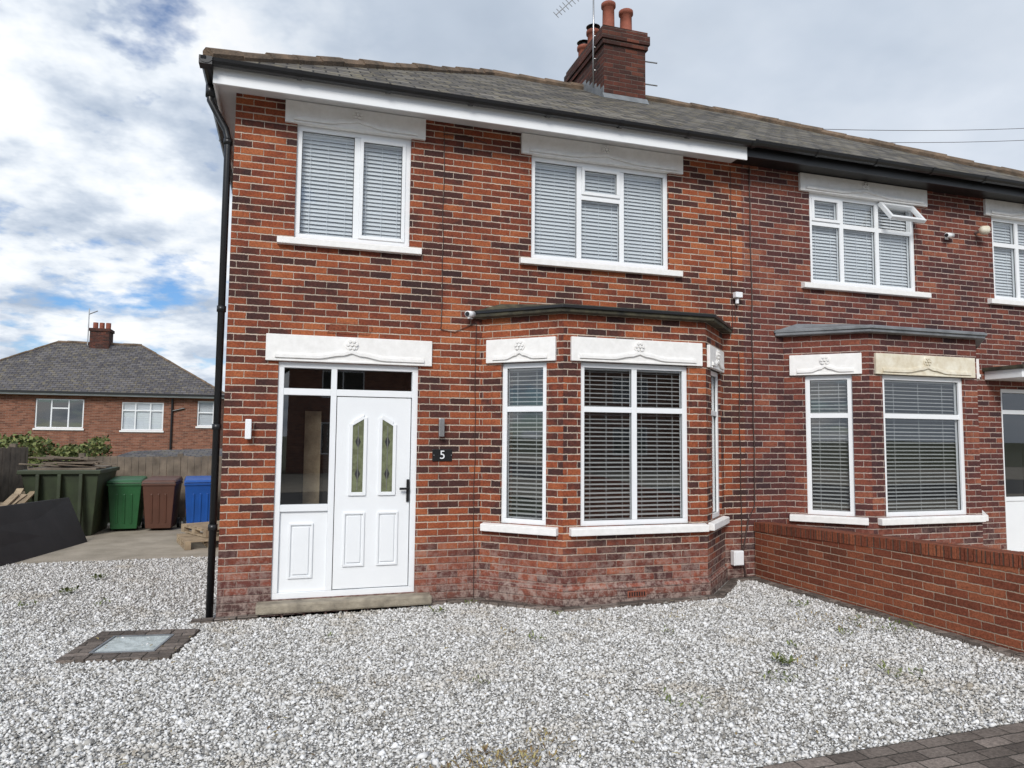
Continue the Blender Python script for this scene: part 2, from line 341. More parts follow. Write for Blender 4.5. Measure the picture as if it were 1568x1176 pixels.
def bay(A,jl,fl,fr_,jr,mb,LM='paint',LM0='paint',SM='paint',roof='felt',mull=True,z0=-.2,sol=.9):
    segs=[(jl,fl),(fl,fr_),(fr_,jr)]
    for i,(a,b) in enumerate(segs):
        setT(segT(a,b)); L=math.dist(a,b)
        if i==1:
            m0,m1=.20,L-.23; w=[(m0,m1,.89,2.64)]; wall(mb,0,L,z0,3.15,w)
            window(A,m0,m1,.89,2.635,[(m0+m1)/2] if mull else [],{0:[2.13],1:[2.13]},blind='D',room=.35)
            lintel(A,.08,L-.06,2.64,2.90,LM); sill(A,.07,L-.02,.80,.89,SM)
        else:
            m0,m1=.25,.79; w=[(m0,m1,.89,2.64)]
            wall(mb,0,L,z0,3.15,w); window(A,m0,m1,.89,2.635,[],{0:[2.13]},blind='D',room=.12)
            lintel(A,.07,L-.08,2.64,2.90,LM0); sill(A,.04,L-.05,.80,.89,SM)
    setT()
    # projecting plinth with splayed top
    e=.026; k=.414*e
    outer=[(jl[0]-e*1.41,0.001),(fl[0]-k,fl[1]-e),(fr_[0]+k,fr_[1]-e),(jr[0]+e*1.41,0.001)]
    inner=[(jl[0],0.001),(fl[0],fl[1]),(fr_[0],fr_[1]),(jr[0],0.001)]
    for i in range(3):
        a,b=outer[i],outer[i+1]; c,d_=inner[i],inner[i+1]
        mb.face([(a[0],a[1],-.2),(b[0],b[1],-.2),(b[0],b[1],.24),(a[0],a[1],.24)]); mb.face([(a[0],a[1],.24),(b[0],b[1],.24),(d_[0],d_[1],.275),(c[0],c[1],.275)])
    o=.10
    poly=[(jl[0]-.13,0),(jl[0]-.13,-.02),(fl[0]-.05,fl[1]-o),(fr_[0]+.05,fr_[1]-o),(jr[0]+.13,-.02),(jr[0]+.13,0)]
    rf=A('bay_roof',roof,.012); rf.prism(poly,3.15,3.235)
    cen=((jl[0]+jr[0])/2,0)
    q=[(cen[0]+(x-cen[0])*1.008,y*1.03) for x,y in poly]
    A('bay_roof_edge','black' if roof=='felt' else 'lead',.004).prism(q,3.19,3.222)
    p2=[(cen[0]+(x-cen[0])*.97,y*.95) for x,y in poly]
    top=[(cen[0]+(x-cen[0])*.8,y*.3) for x,y in poly]
    r2=A('bay_roof_covering',roof)
    for i in range(len(poly)-1): r2.face([(p2[i][0],p2[i][1],3.236),(p2[i+1][0],p2[i+1][1],3.236),(top[i+1][0],top[i+1][1],3.33),(top[i][0],top[i][1],3.33)])
    r2.face([(x,y,3.33) for x,y in top])
# ============================================================ HOUSE 5
H=Asm('brick_house'); wb=H('walls','brick')
dh=(.506,1.958,.164,2.584); w1=(.617,1.833,3.893,5.124); w2=(3.245,5.044,3.893,5.124)
setT(); wall(wb,0,PX,-.2,5.37,[dh,w1,w2])
wb.face([(0,0,-.2),(0,0,5.37),(0,7.2,5.37),(0,7.2,-.2)]); wb.face([(0,7.2,-.2),(0,7.2,5.37),(PX,7.2,5.37),(PX,7.2,-.2)])
window(H,*w1,vms=[1.25],sash={(1,0)},blind='L')
window(H,*w2,vms=[3.86,4.42],splits={1:[4.70]},sash={(1,1)},blind='L')
lintel(H,.49,1.985,5.12,5.36); lintel(H,3.113,5.236,5.12,5.36); lintel(H,.377,2.10,2.587,2.863)
sill(H,.45,1.96,3.81,3.893); sill(H,3.10,5.20,3.81,3.893)
pb=H('brick_patch','brickw'); pb.prism_xz([(.98,2.90),(1.42,2.90),(1.46,2.98),(1.3,3.03),(1.02,3.02)],-.006,-.001)
# door
d=H('door_frame','upvc',.004); x0,x1,z0,z1=dh
ring(d,x0,x1,z0,z1,.06,.02,.10); d.box(1.04,1.10,.023,.097,z0+.06,z1-.06)
d.box(x0+.06,1.04,.024,.096,2.24,2.31); d.box(1.10,x1-.06,.024,.096,2.24,2.31)
d.box(x0+.06,1.04,.024,.096,1.04,1.11); g=H('window_glass','glass')
g.face([(x0+.06,.06,2.31),(1.04,.06,2.31),(1.04,.06,z1-.06),(x0+.06,.06,z1-.06)]); g.face([(1.10,.06,2.31),(x1-.06,.06,2.31),(x1-.06,.06,z1-.06),(1.10,.06,z1-.06)])
g.face([(x0+.06,.06,1.11),(1.04,.06,1.11),(1.04,.06,2.24),(x0+.06,.06,2.24)])
pn=H('door_panel','upvc',.004)
pn.box(x0+.06,1.04,.05,.08,z0+.06,1.04)
def mould(mb,a,b,c,dd,y=.05):
    ring(mb,a,b,c,dd,.02,y-.018,y-.0005); mb.box(a+.04,b-.04,y-.014,y-.0005,c+.04,dd-.04)
mould(pn,.66,.90,.36,.92)
pn.box(1.108,x1-.068,.035,.085,z0+.068,2.232)
lf=H('door_leaf_details','upvc',.003)
for a,b in ((1.20,1.42),(1.55,1.77)): mould(lf,a,b,.46,1.02,.035)
fg=H('door_glass','frost')
def arch(a,b,c,da,db): return [(a,c),(b,c),(b,db),(a,da)]
for a,b,da,db in ((1.275,1.39,1.93,2.0),(1.585,1.70,2.0,1.93)):
    o=.035
    fg.prism_xz(arch(a,b,1.23,da,db),.026,.034)
    lf.box(a-o,a,.016,.0345,1.23-o,da+.02) ; lf.box(b,b+o,.016,.0345,1.23-o,db+.02); lf.box(a,b,.016,.0345,1.23-o,1.23)
    lf.prism_xz([(a,da),(b,db),(b,db+.05),(a,da+.05)],.016,.0345)
    ld=H('door_glass_leading','metal'); ld.box((a+b)/2-.003,(a+b)/2+.003,.0225,.0255,1.25,1.93)
    fl_=H('door_glass_diamonds','room')
    for zc in (1.42,1.76): fl_.prism_xz([((a+b)/2,zc-.07),((a+b)/2+.028,zc),((a+b)/2,zc+.07),((a+b)/2-.028,zc)],.0235,.0258)
hd=H('door_handle','black',.004); hd.box(1.855,1.885,.015,.0348,1.12,1.36); hd.box(1.775,1.88,-.03,-.012,1.25,1.275); hd.tube([(1.87,-.02,1.262),(1.87,.02,1.262)],.012)
cy=H('hall_room','room'); cy.box(.49,1.97,.9,.95,.1,2.7)
for f in ([(.506,.131,.16),(.506,.9,.16),(.506,.9,2.6),(.506,.131,2.6)],[(1.958,.131,.16),(1.958,.131,2.6),(1.958,.9,2.6),(1.958,.9,.16)],[(.506,.131,2.6),(.506,.9,2.6),(1.958,.9,2.6),(1.958,.131,2.6)],[(.506,.131,.16),(1.958,.131,.16),(1.958,.9,.16),(.506,.9,.16)]): cy.face(f)
hp=H('hall_inner_door','palletw'); hp.box(.80,.98,.80,.86,.17,2.1)
st=H('doorstep','stone',.02); st.box(.37,2.12,-.17,.018,.06,.158); sb=H('doorstep_base','brick'); sb.box(.42,2.07,-.12,-.001,-.1,.06)
bay(H,(2.67,0),(3.39,-.67),(5.12,-.67),(5.79,0),wb)
EY,EZ,RY,RZ=-.38,5.50,3.6,7.98
ex=-.24; ap=3.75
R=H('roof','slate')
R.face([(ex,EY,EZ),(PX,EY,EZ),(PX,RY,RZ),(ap,RY,RZ)]); R.face([(ex,7.58,EZ),(ex,EY,EZ),(ap,RY,RZ)]); R.face([(PX,7.58,EZ),(ex,7.58,EZ),(ap,RY,RZ),(PX,RY,RZ)])
rc=H('ridge_tiles','ridge'); ridge_caps(rc,(ex,EY,EZ+.02),(ap,RY,RZ+.02),.075,.4); ridge_caps(rc,(ap,RY,RZ+.01),(PX,RY,RZ+.01),.085)
fa=H('fascia','upvc',.003); fa.box(-.19,5.95,-.345,-.325,5.275,5.46); fa.box(-.19,-.17,-.325,7.5,5.275,5.46)
so=H('soffit','soffit'); so.face([(-.17,-.325,5.365),(-.17,0,5.365),(5.95,0,5.365),(5.95,-.325,5.365)]); so.face([(-.17,0,5.365),(-.17,7.5,5.365),(0,7.5,5.365),(0,0,5.365)])
gt=H('gutter','black'); gutter(gt,(-.27,-.41,5.475),(5.97,-.41,5.475)); gutter(gt,(-.25,7.5,5.475),(-.25,-.45,5.475))
gt.box(-.31,-.19,-.47,-.35,5.40,5.48)
dp=H('downpipe','black',0,True)
dp.tube([(-.25,.04,5.42),(-.25,.04,5.26),(-.2,.04,5.17),(-.09,.05,4.98),(-.065,.05,4.88),(-.065,.05,.02)],.036,10)
for z in (4.85,3.1,1.9,.9): dp.tube([(-.065,.05,z-.03),(-.065,.05,z+.03)],.046,10)
dp.tube([(-.25,.04,5.30),(-.25,.04,5.42)],.05,10)
# chimney
C=H('chimney','chim'); cx0,cx1,cy0,cy1=5.41,6.17,2.7,4.3
C.box(cx0,cx1,cy0,cy1,6.9,8.34); C.box(cx0-.035,cx1+.035,cy0-.035,cy1+.035,8.34,8.42); C.box(cx0-.06,cx1+.06,cy0-.06,cy1+.06,8.42,8.57)
C.box(cx0-.03,cx1+.03,cy0-.03,cy1+.03,8.57,8.65)
cm=H('chimney_flaunching','stone'); cm.hexa([(cx0,cy0,8.65),(cx1,cy0,8.65),(cx1,cy1,8.65),(cx0,cy1,8.65),(cx0+.12,cy0+.12,8.74),(cx1-.12,cy0+.12,8.74),(cx1-.12,cy1-.12,8.74),(cx0+.12,cy1-.12,8.74)])
pt=H('chimney_pots','pot',0,True)
for px,py,h,cap in ((5.63,3.0,.56,0),(5.97,3.02,.50,0),(5.62,3.62,.42,1),(5.62,4.05,.36,1),(5.95,3.9,.4,0)):
    pt.tube([(px,py,8.68),(px,py,8.75),(px,py,8.78),(px,py,8.7+h-.09),(px,py,8.7+h-.08),(px,py,8.7+h-.02),(px,py,8.7+h-.01),(px,py,8.7+h-.01),(px,py,8.7+h-.15)],[.125,.125,.105,.10,.125,.125,.11,.085,.08],16,True)
    if cap:
        k=H('chimney_cowl','black'); k.tube([(px,py,8.7+h-.02),(px,py,8.7+h+.06)],.07,10); k.tube([(px,py,8.7+h+.06),(px,py,8.7+h+.10)],[.13,.06],12)
ld=H('chimney_flashing','lead')
def rz(y): return EZ+(y-EY)*(RZ-EZ)/(RY-EY)
ld.hexa([(cx0-.03,cy0-.07,rz(cy0-.07)+.008),(cx1+.03,cy0-.07,rz(cy0-.07)+.008),(cx1+.03,cy0-.005,rz(cy0)),(cx0-.03,cy0-.005,rz(cy0)),(cx0-.03,cy0-.07,rz(cy0-.07)+.014),(cx1+.03,cy0-.07,rz(cy0-.07)+.014),(cx1+.03,cy0-.005,rz(cy0)+.08),(cx0-.03,cy0-.005,rz(cy0)+.08)])
for i in range(6):
    y=cy0+i*.15; ld.box(cx0-.012,cx0-.001,y,y+.15,rz(y)-.02,rz(y)+.2)
an=H('chimney_brackets','metal')
for z in (8.25,7.85): an.tube([(6.17,2.85,z),(6.45,2.8,z-.02)],.012,6)
H.done()
A_=Asm('tv_aerial'); a=A_('mast','metal',0,True)
a.tube([(5.33,2.95,7.7),(5.33,2.95,9.75)],.014,6)
for i in range(4): a.tube([(5.33,2.95,8.0+i*.2),(5.42,2.95,8.0+i*.2)],.01,6)
A_.done()
A_=Asm('tv_aerial')
b=A_('yagi','metal'); b.tube([(4.86,3.5,9.20),(5.28,3.5,9.66)],.010,6); b.tube([(5.28,3.5,9.66),(5.33,2.95,9.6)],.009,5)
for i in range(8):
    k=i/7; x=4.86+.42*k; z=9.20+.46*k; h=.07+.04*k; b.tube([(x-h*.7,3.5,z+h*.6),(x+h*.7,3.5,z-h*.6)],.006,5)
A_.done()
# ============================================================ NEIGHBOUR
N=Asm('brick_house'); nb=N('walls','brickn')
w3=(7.158,8.938,3.893,5.124); w4=(10.38,11.60,3.893,5.124); d2=(10.42,11.87,.164,2.584)
setT(Matrix.Translation((0,.004,0))); wall(nb,PX,W,-.2,5.37,[w3,w4,d2]); setT()
nb.face([(W,0,-.2),(W,7.2,-.2),(W,7.2,5.37),(W,0,5.37)]); nb.face([(PX,7.2,-.2),(PX,7.2,5.37),(W,7.2,5.37),(W,7.2,-.2)])
window(N,*w3,vms=[7.70,8.30],splits={0:[4.72],1:[4.72],2:[4.72]},sash={(0,1)},blind='L',openp=(2,1))
window(N,*w4,vms=[10.9],splits={0:[4.72],1:[4.72]},blind='L')
lintel(N,6.992,9.145,5.12,5.36); lintel(N,10.234,11.8,5.12,5.36); sill(N,7.0,9.12,3.81,3.893); sill(N,10.24,11.75,3.81,3.893)
bay(N,(6.70,0),(7.42,-.67),(9.16,-.67),(9.86,0),nb,'paintw','paint','paint','lead',False)
window(N,*d2,vms=[11.2],splits={0:[2.25,1.0],1:[2.25,1.0]},blind=None,room=.7,solid={(0,0),(1,0)})
cp=N('door_canopy','upvc',.005); cp.box(10.12,12.1,-.55,0,2.70,2.82); cf=N('canopy_roof','felt'); cf.box(10.08,12.14,-.6,0,2.82,2.87)
R=N('roof','slate'); ap2=W-ap; e2=W-ex
R.face([(PX,EY,EZ),(e2,EY,EZ),(ap2,RY,RZ),(PX,RY,RZ)]); R.face([(e2,EY,EZ),(e2,7.58,EZ),(ap2,RY,RZ)]); R.face([(e2,7.58,EZ),(PX,7.58,EZ),(PX,RY,RZ),(ap2,RY,RZ)])
rc=N('ridge_tiles','ridge'); ridge_caps(rc,(PX,RY,RZ+.01),(ap2,RY,RZ+.01),.085); ridge_caps(rc,(e2,EY,EZ+.02),(ap2,RY,RZ+.02),.075,.4)
gt=N('gutter','black'); gutter(gt,(6.0,-.41,5.49),(e2,-.41,5.475),.065); ff=N('fascia','black'); ff.box(5.955,W+.17,-.33,-.31,5.33,5.48)
so=N('soffit','black'); so.face([(5.955,-.31,5.367),(5.955,0,5.367),(W+.17,0,5.367),(W+.17,-.31,5.367)])
N.done()
# ============================================================ fixtures
def sconce(x,z,m):
    A=Asm('wall_light'); A('body',m,.008).box(x-.03,x+.03,-.09,-.03,z-.10,z+.10); A('bracket',m,.004).box(x-.025,x+.025,-.03,-.001,z-.05,z+.05)
    A('lens','room').box(x-.02,x+.02,-.08,-.04,z-.1015,z-.1002); A.done()
sconce(.24,1.88,'upvc'); sconce(2.21,1.92,'metal')
A=Asm('house_number_sign'); A('plate','black',.006).box(2.125,2.345,-.014,-.002,1.555,1.685)
for dx in (.012,.205): A('screws','metal').tube([(2.13+dx,-.018,1.62),(2.13+dx,-.013,1.62)],.006)
A.done()
cu=bpy.data.curves.new('numeral','FONT'); cu.body='5'; cu.size=.13; cu.extrude=.002; cu.align_x='CENTER'; cu.align_y='CENTER'
tx=bpy.data.objects.new('numeral',cu); sc.collection.objects.link(tx); tx.location=(2.235,-.018,1.62); tx.rotation_euler=(math.pi/2,0,0); cu.materials.append(MT['upvc']); tx.parent=A.e
def seccam(x,y,z,ang,m='upvc'):
    A=Asm('security_camera'); A('bracket',m,.003).box(x-.03,x+.03,y-.012,y-.001,z-.05,z+.03); A('arm',m).tube([(x,y-.01,z),(x,y-.07,z-.01)],.012)
    dx,dy=math.cos(ang),math.sin(ang); A('housing',m,0,True).tube([(x-dx*.05,y-.07-dy*.05,z),(x+dx*.1,y-.07+dy*.1,z-.02)],.035,12); A('lens','black').tube([(x+dx*.101,y-.07+dy*.101,z-.02),(x+dx*.106,y-.07+dy*.106,z-.02)],.026,12); A.done()
seccam(2.53,0,3.19,-2.3); seccam(9.5,0,4.74,-2.9)
A=Asm('outdoor_lamp'); A('bracket','metal').tube([(10.05,-.001,4.84),(10.05,-.10,4.84)],.02); A('globe','paintw',0,True).tube([(10.0,-.10,4.84),(10.02,-.13,4.84),(10.08,-.16,4.84),(10.12,-.15,4.84)],[.03,.065,.065,.03],12); A.done()
A=Asm('floodlight'); A('body','upvc',.006).box(5.93,6.03,-.10,-.03,3.60,3.67); A('sensor','upvc').tube([(5.98,-.05,3.59),(5.98,-.05,3.53)],.022); A('bracket','upvc').box(5.96,6.0,-.03,-.001,3.61,3.66); A.done()
A=Asm('junction_box'); A('box','upvc',.01).box(5.86,6.0,-.09,-.006,.28,.46); A('lid','upvc',.004).box(5.87,5.99,-.10,-.0905,.29,.45); A.done()
A=Asm('cables'); c=A('cable','cable')
def wig(x,za,zb,y=-.012,r=.0038):
    n=max(2,int(abs(za-zb)/.25)); c.tube([(x+random.uniform(-.008,.008),y,za+(zb-za)*i/n) for i in range(n+1)],r,6)
wig(2.20,5.3,3.0); wig(2.60,3.1,.05); wig(5.98,3.53,3.3); wig(6.22,5.35,1.0,r=.007); wig(5.93,5.3,3.2); wig(6.02,2.9,.4,r=.006)
c.tube([(6.22,-.012,1.0),(6.12,-.012,.82),(6.02,-.03,.4),(6.05,-.05,.12)],.009,6); c.tube([(2.2,-.012,5.22),(2.45,-.012,5.24),(2.7,-.012,5.18)],.004,6)
c.tube([(2.2,-.012,3.0),(2.35,-.012,2.98),(2.6,-.012,3.1)],.004,6)
A.done()
A=Asm('air_brick'); v=A('grille','pot'); v.box(4.12,4.34,-.702,-.6965,.135,.20); v=A('slots','black')
for i in range(7): v.box(4.135+i*.029,4.15+i*.029,-.7045,-.7022,.145,.19)
A.done()
def gz(x,y=0):
    h=.016*min(max(x,0),8)
    if y>9.5:
        k=min(1,(y-9.5)/15); h-=2.4*k*k*(3-2*k)
    return h
A=Asm('brick_wall'); b=A('brickwork','brickw'); cpg=A('coping','soldier')
def wx(y,s): return (6.20 if s==0 else 6.42)+(-.04*y)
P=[(y,.685-.036*y) for y in (-7.5,-.03)]
(y0,t0),(y1,t1)=P
b.hexa([(wx(y0,0),y0,-.1),(wx(y0,1),y0,-.1),(wx(y1,1),y1,-.1),(wx(y1,0),y1,-.1),(wx(y0,0),y0,t0),(wx(y0,1),y0,t0),(wx(y1,1),y1,t1),(wx(y1,0),y1,t1)])
L=7.47; n=int(L/.078)
for i in range(n):
    ya=-.03-i*.078-.003; yb=ya-.070; ta=.685-.036*ya+.001; tb=.685-.036*yb+.001; j=random.uniform(-.004,.004); k=random.uniform(-.003,.003)
    cpg.hexa([(wx(yb,0)-.01+j,yb,tb),(wx(yb,1)+.01,yb,tb),(wx(ya,1)+.01,ya,ta),(wx(ya,0)-.01+j,ya,ta),(wx(yb,0)-.01+j,yb,tb+.105+k),(wx(yb,1)+.01,yb,tb+.105+k),(wx(ya,1)+.01,ya,ta+.105+k),(wx(ya,0)-.01+j,ya,ta+.105+k)])
mm=A('coping_mortar','stone')
mm.hexa([(wx(y0,0)+.001,y0,t0),(wx(y0,1)-.004,y0,t0),(wx(y1,1)-.004,y1,t1),(wx(y1,0)+.001,y1,t1),(wx(y0,0)+.001,y0,t0+.101),(wx(y0,1)-.004,y0,t0+.101),(wx(y1,1)-.004,y1,t1+.101),(wx(y1,0)+.001,y1,t1+.101)])
A.done()
# ============================================================ ground sheets
def sheet(name,mat,xs,ys,dz,parent=None):
    mb=MB()
    for i in range(len(xs)-1):
        for j in range(len(ys)-1):
            mb.face([(xs[i],ys[j],gz(xs[i],ys[j])+dz),(xs[i+1],ys[j],gz(xs[i+1],ys[j])+dz),(xs[i+1],ys[j+1],gz(xs[i+1],ys[j+1])+dz),(xs[i],ys[j+1],gz(xs[i],ys[j+1])+dz)])
    return mb.obj(name,MT[mat])
sheet('ground','grass',[-600,-60,-20,-8,0,8,20,60,600],[-600,-60,-20,-8,0,9.5,11,13,15,17,19,21,23,24.5,40,80,600],-.03)
sheet('gravel_driveway','gravel',[-5.2,0,6.45],[-4.27,3.9],0)
sheet('concrete_pad','conc',[-5,0],[3.9,8.6],.004)
sheet('block_paved_apron','paver',[-6,0,6.45],[-5.6,-4.274],.012)
sheet('pavement','conc',[-60,0,8,60],[-9.5,-5.6],.006)
sheet('road','asph',[-100,0,8,100],[-16,-9.5],-.02)
sheet('neighbour_driveway','conc',[6.5,8,20],[-5.6,-.0],.004)
sheet('opposite_pavement','conc',[-100,0,8,100],[-26.9,-16],-.01)
A=Asm('paver_edging'); e=A('blocks','paver',.006)
def run(a,b,w=.11,L=.21,h=.035):
    a=Vector((*a,0));b=Vector((*b,0));d=(b-a);n=max(1,round(d.length/L));d.normalize();s=Vector((d.y,-d.x,0))
    for i in range(n):
        p=a+d*(i*L+.004);q=a+d*((i+1)*L-.004);z=h+random.uniform(-.004,.004)
        c=[p,q,q+s*w,p+s*w]
        zz=[gz(v.x) for v in c]
        e.hexa([(c[3].x,c[3].y,-.05),(c[2].x,c[2].y,-.05),(c[1].x,c[1].y,-.05),(c[0].x,c[0].y,-.05),(c[3].x,c[3].y,zz[3]+z),(c[2].x,c[2].y,zz[2]+z),(c[1].x,c[1].y,zz[1]+z),(c[0].x,c[0].y,zz[0]+z)])
run((-.22,-.01),(2.62,-.01)); run((2.62,-.05),(3.34,-.715)); run((3.34,-.72),(5.15,-.72)); run((5.17,-.71),(5.83,-.05)); run((5.84,-.02),(6.18,-.02))
run((6.19,-.15),(6.36,-4.2),.10)
A.done()
A=Asm('inspection_cover'); setT(Matrix.Translation((-.59,-.73,0))@Matrix.Rotation(math.radians(-9),4,'Z'))
pv=A('paver_surround','paver',.006); fm=A('frame','lead',.002); inn=A('tray_fill','tray')
for i in range(4):
    for s_ in (-1,1):
        a0=-.43+i*.215; pv.box(a0+.003,a0+.212,s_*.345-.085,s_*.345+.085,-.05,.024+random.uniform(0,.005))
for i in range(3):
    for s_ in (-1,1):
        a0=-.255+i*.17; pv.box(s_*.345-.085,s_*.345+.085,a0+.003,a0+.167,-.05,.024+random.uniform(0,.005))
fm.box(-.255,.255,-.255,-.235,-.02,.028); fm.box(-.255,.255,.235,.255,-.02,.028); fm.box(-.255,-.235,-.235,.235,-.02,.028); fm.box(.235,.255,-.235,.235,-.02,.028)
inn.face([(-.235,-.235,.018),(.235,-.235,.018),(.235,.235,.018),(-.235,.235,.018)])
setT(); A.done()
# ============================================================ gravel stones
def stones(name,n,region,rad,mat):
    xy=np.empty((0,2))
    while len(xy)<n:
        c=rng.uniform([region[0],region[2]],[region[1],region[3]],(n*2,2)); x,y=c[:,0],c[:,1]
        ok=~((x>-.10)&(y>-.11)&(x<6.2))
        ok&=~((y>-.83)&(x>2.64+(-y-.12)*1.02)&(x<5.83+(y+.12)*1.0)&(y<0.2)&(x>2.5))
        cx=x+.59;cyy=y+.73;a=math.radians(9);rx=cx*math.cos(a)-cyy*math.sin(a);ry=cx*math.sin(a)+cyy*math.cos(a)
        inc=(abs(rx)<.235)&(abs(ry)<.235); rg=(abs(rx)<.44)&(abs(ry)<.44)&~inc
        ok&=~(rg&(rng.random(len(x))<.97)); ok&=~(inc&(rng.random(len(x))<.75)); ok&=(x<6.08-.04*y)
        ok&=rng.random(len(x))<np.where(y<0,1,.6)
        xy=np.vstack([xy,c[ok]])
    xy=xy[:n]; base=np.array([[1,0,0],[-1,0,0],[0,1,0],[0,-1,0],[0,0,1],[0,0,-1]],float)
    fc=np.array([[0,2,4],[2,1,4],[1,3,4],[3,0,4],[2,0,5],[1,2,5],[3,1,5],[0,3,5]])
    r=rng.gamma(6,1/6,(n,1,1))*rad; V=base[None]*r*rng.uniform(.6,1.25,(n,6,1))*np.array([1.15,.9,.75])
    V+=rng.normal(0,.22,(n,6,3))*r
    th=rng.uniform(0,6.28,n); c,s=np.cos(th),np.sin(th); X=V[:,:,0]*c[:,None]-V[:,:,1]*s[:,None]; Y=V[:,:,0]*s[:,None]+V[:,:,1]*c[:,None]
    ph=rng.uniform(-.7,.7,n); c,s=np.cos(ph),np.sin(ph); Y2=Y*c[:,None]-V[:,:,2]*s[:,None]; Z=Y*s[:,None]+V[:,:,2]*c[:,None]
    P=np.stack([X+xy[:,0:1],Y2+xy[:,1:2],Z+.016*np.clip(xy[:,0:1],0,8)+r[:,:,0]*.35+rng.uniform(0,.005,(n,1))],-1).reshape(-1,3)
    Fc=(fc[None]+(np.arange(n)*6)[:,None,None]).reshape(-1,3)
    me=bpy.data.meshes.new(name); me.vertices.add(len(P)); me.vertices.foreach_set('co',P.ravel().astype(np.float32))
    me.loops.add(Fc.size); me.loops.foreach_set('vertex_index',Fc.ravel().astype(np.int32))
    me.polygons.add(len(Fc)); me.polygons.foreach_set('loop_start',(np.arange(len(Fc))*3).astype(np.int32)); me.polygons.foreach_set('loop_total',np.full(len(Fc),3,np.int32))
    me.update(calc_edges=True); me.materials.append(MT[mat]); o=bpy.data.objects.new(name,me); sc.collection.objects.link(o); return o
o=stones('gravel',210000,(-4.6,6.45,-4.27,3.9),.0098,'stones')
# ============================================================ weeds
def leafcloud(mb,c,n,r,size,up=.5,flat=1.):
    for _ in range(n):
        a=random.uniform(0,6.28);q=r*math.sqrt(random.random()); x=c[0]+q*math.cos(a);y=c[1]+q*math.sin(a);z=c[2]+random.uniform(0,.03)*flat
        L=size*random.uniform(.5,1.2);w=L*.16;b=random.uniform(0,6.28);el=random.uniform(.2,1.3)*up
        d=Vector((math.cos(b)*math.cos(el),math.sin(b)*math.cos(el),math.sin(el)));s=Vector((-math.sin(b),math.cos(b),0))*w
        p=Vector((x,y,z)); m=p+d*L*.55; e_=p+d*L-Vector((0,0,L*.15))
        mb.face([p-s*.4,p+s*.4,m+s,m-s]); mb.face([m-s,m+s,e_])
def weed(x,y,n=14,r=.05,size=.06,mat='leaf',name='weed',lift=.028):
    mb=MB(); leafcloud(mb,(x,y,gz(x)+lift),n,r,size,.85); return mb.obj(name,MT[mat])
for x,y,n,r,s in ((-1.7,1.6,34,.1,.08),(-1.55,2.4,28,.08,.07),(-2.3,.3,16,.06,.06),(-1.9,1.0,16,.1,.06),(2.1,-.5,22,.08,.06),(2.5,-.28,16,.05,.05),(1.05,-1.1,10,.05,.04),(2.75,-1.7,18,.08,.05),(3.2,-1.0,12,.06,.05),(4.35,-2.9,30,.07,.08),(4.1,-3.2,34,.14,.055),(4.7,-2.6,16,.06,.05),(3.2,-3.35,26,.16,.05),(5.4,-2.4,18,.06,.05),(5.0,-3.4,30,.14,.055),(5.7,-1.4,26,.12,.055),(5.9,-2.3,70,.28,.05),(-1.2,.9,18,.12,.055),(2.0,-2.6,14,.08,.04),(3.9,-1.9,14,.08,.045)):
    weed(x,y,n,r,s)
for x,y,n,r,s in ((1.75,-3.9,420,.26,.038),(1.4,-3.95,160,.2,.034),(5.6,-2.0,110,.35,.04),(4.3,-1.4,30,.2,.04),(2.1,-3.7,90,.2,.038),(2.6,-1.35,24,.15,.04),(4.6,-3.0,30,.2,.04)): weed(x,y,n,r,s,'dry','dry_grass',.02)
mb=MB()
for _ in range(300):
    x=random.uniform(-2.5,6);y=random.uniform(-4.2,-.1) 
    if x>2.6 and y>-.8 and x<5.8: continue
    leafcloud(mb,(x,y,gz(x)+.025),1,.01,random.uniform(.03,.055),.1)
mb.obj('fallen_leaves',MT['dry'])
# ============================================================ back yard
def bin_(x,y,mat,rot):
    A=Asm('wheelie_bin'); setT(Matrix.Translation((x,y,0))@Matrix.Rotation(rot,4,'Z'))
    b=A('body',mat,.02); w0,w1,d0,d1=.22,.28,.24,.33
    b.hexa([(-w0,-d0,.05),(w0,-d0,.05),(w0,d0,.05),(-w0,d0,.05),(-w1,-d1,.88),(w1,-d1,.88),(w1,d1,.88),(-w1,d1,.88)])
    b.box(-w1-.015,w1+.015,-d1-.015,d1+.015,.85,.90)
    for k in (-.12,0,.12): b.hexa([(k-.02,-.262,.15),(k+.02,-.262,.15),(k+.02,-.24,.15),(k-.02,-.24,.15),(k-.02,-.325,.7),(k+.02,-.325,.7),(k+.02,-.30,.7),(k-.02,-.30,.7)])
    l=A('lid',mat,.02); l.hexa([(-.305,-.37,.905),(.305,-.37,.905),(.305,.36,.905),(-.305,.36,.905),(-.27,-.33,.955),(.27,-.33,.955),(.27,.33,1.0),(-.27,.33,1.0)])
    A('handle',mat).tube([(-.24,.40,.93),(.24,.40,.93)],.017)
    for s in (-1,1): A('wheels','black').tube([(s*.24,.26,.1),(s*.29,.26,.1)],.1,16)
    setT(); A.done()
MT['bing']=plain('green_plastic',(.018,.11,.035),.45,.25,3); MT['binb']=plain('brown_plastic',(.11,.045,.028),.5,.25,3); MT['binu']=plain('blue_plastic',(.01,.09,.38),.4,.2,3)
bin_(-2.27,7.45,'bing',.03); bin_(-1.66,7.4,'binb',-.05); bin_(-.98,7.35,'binu',.12)
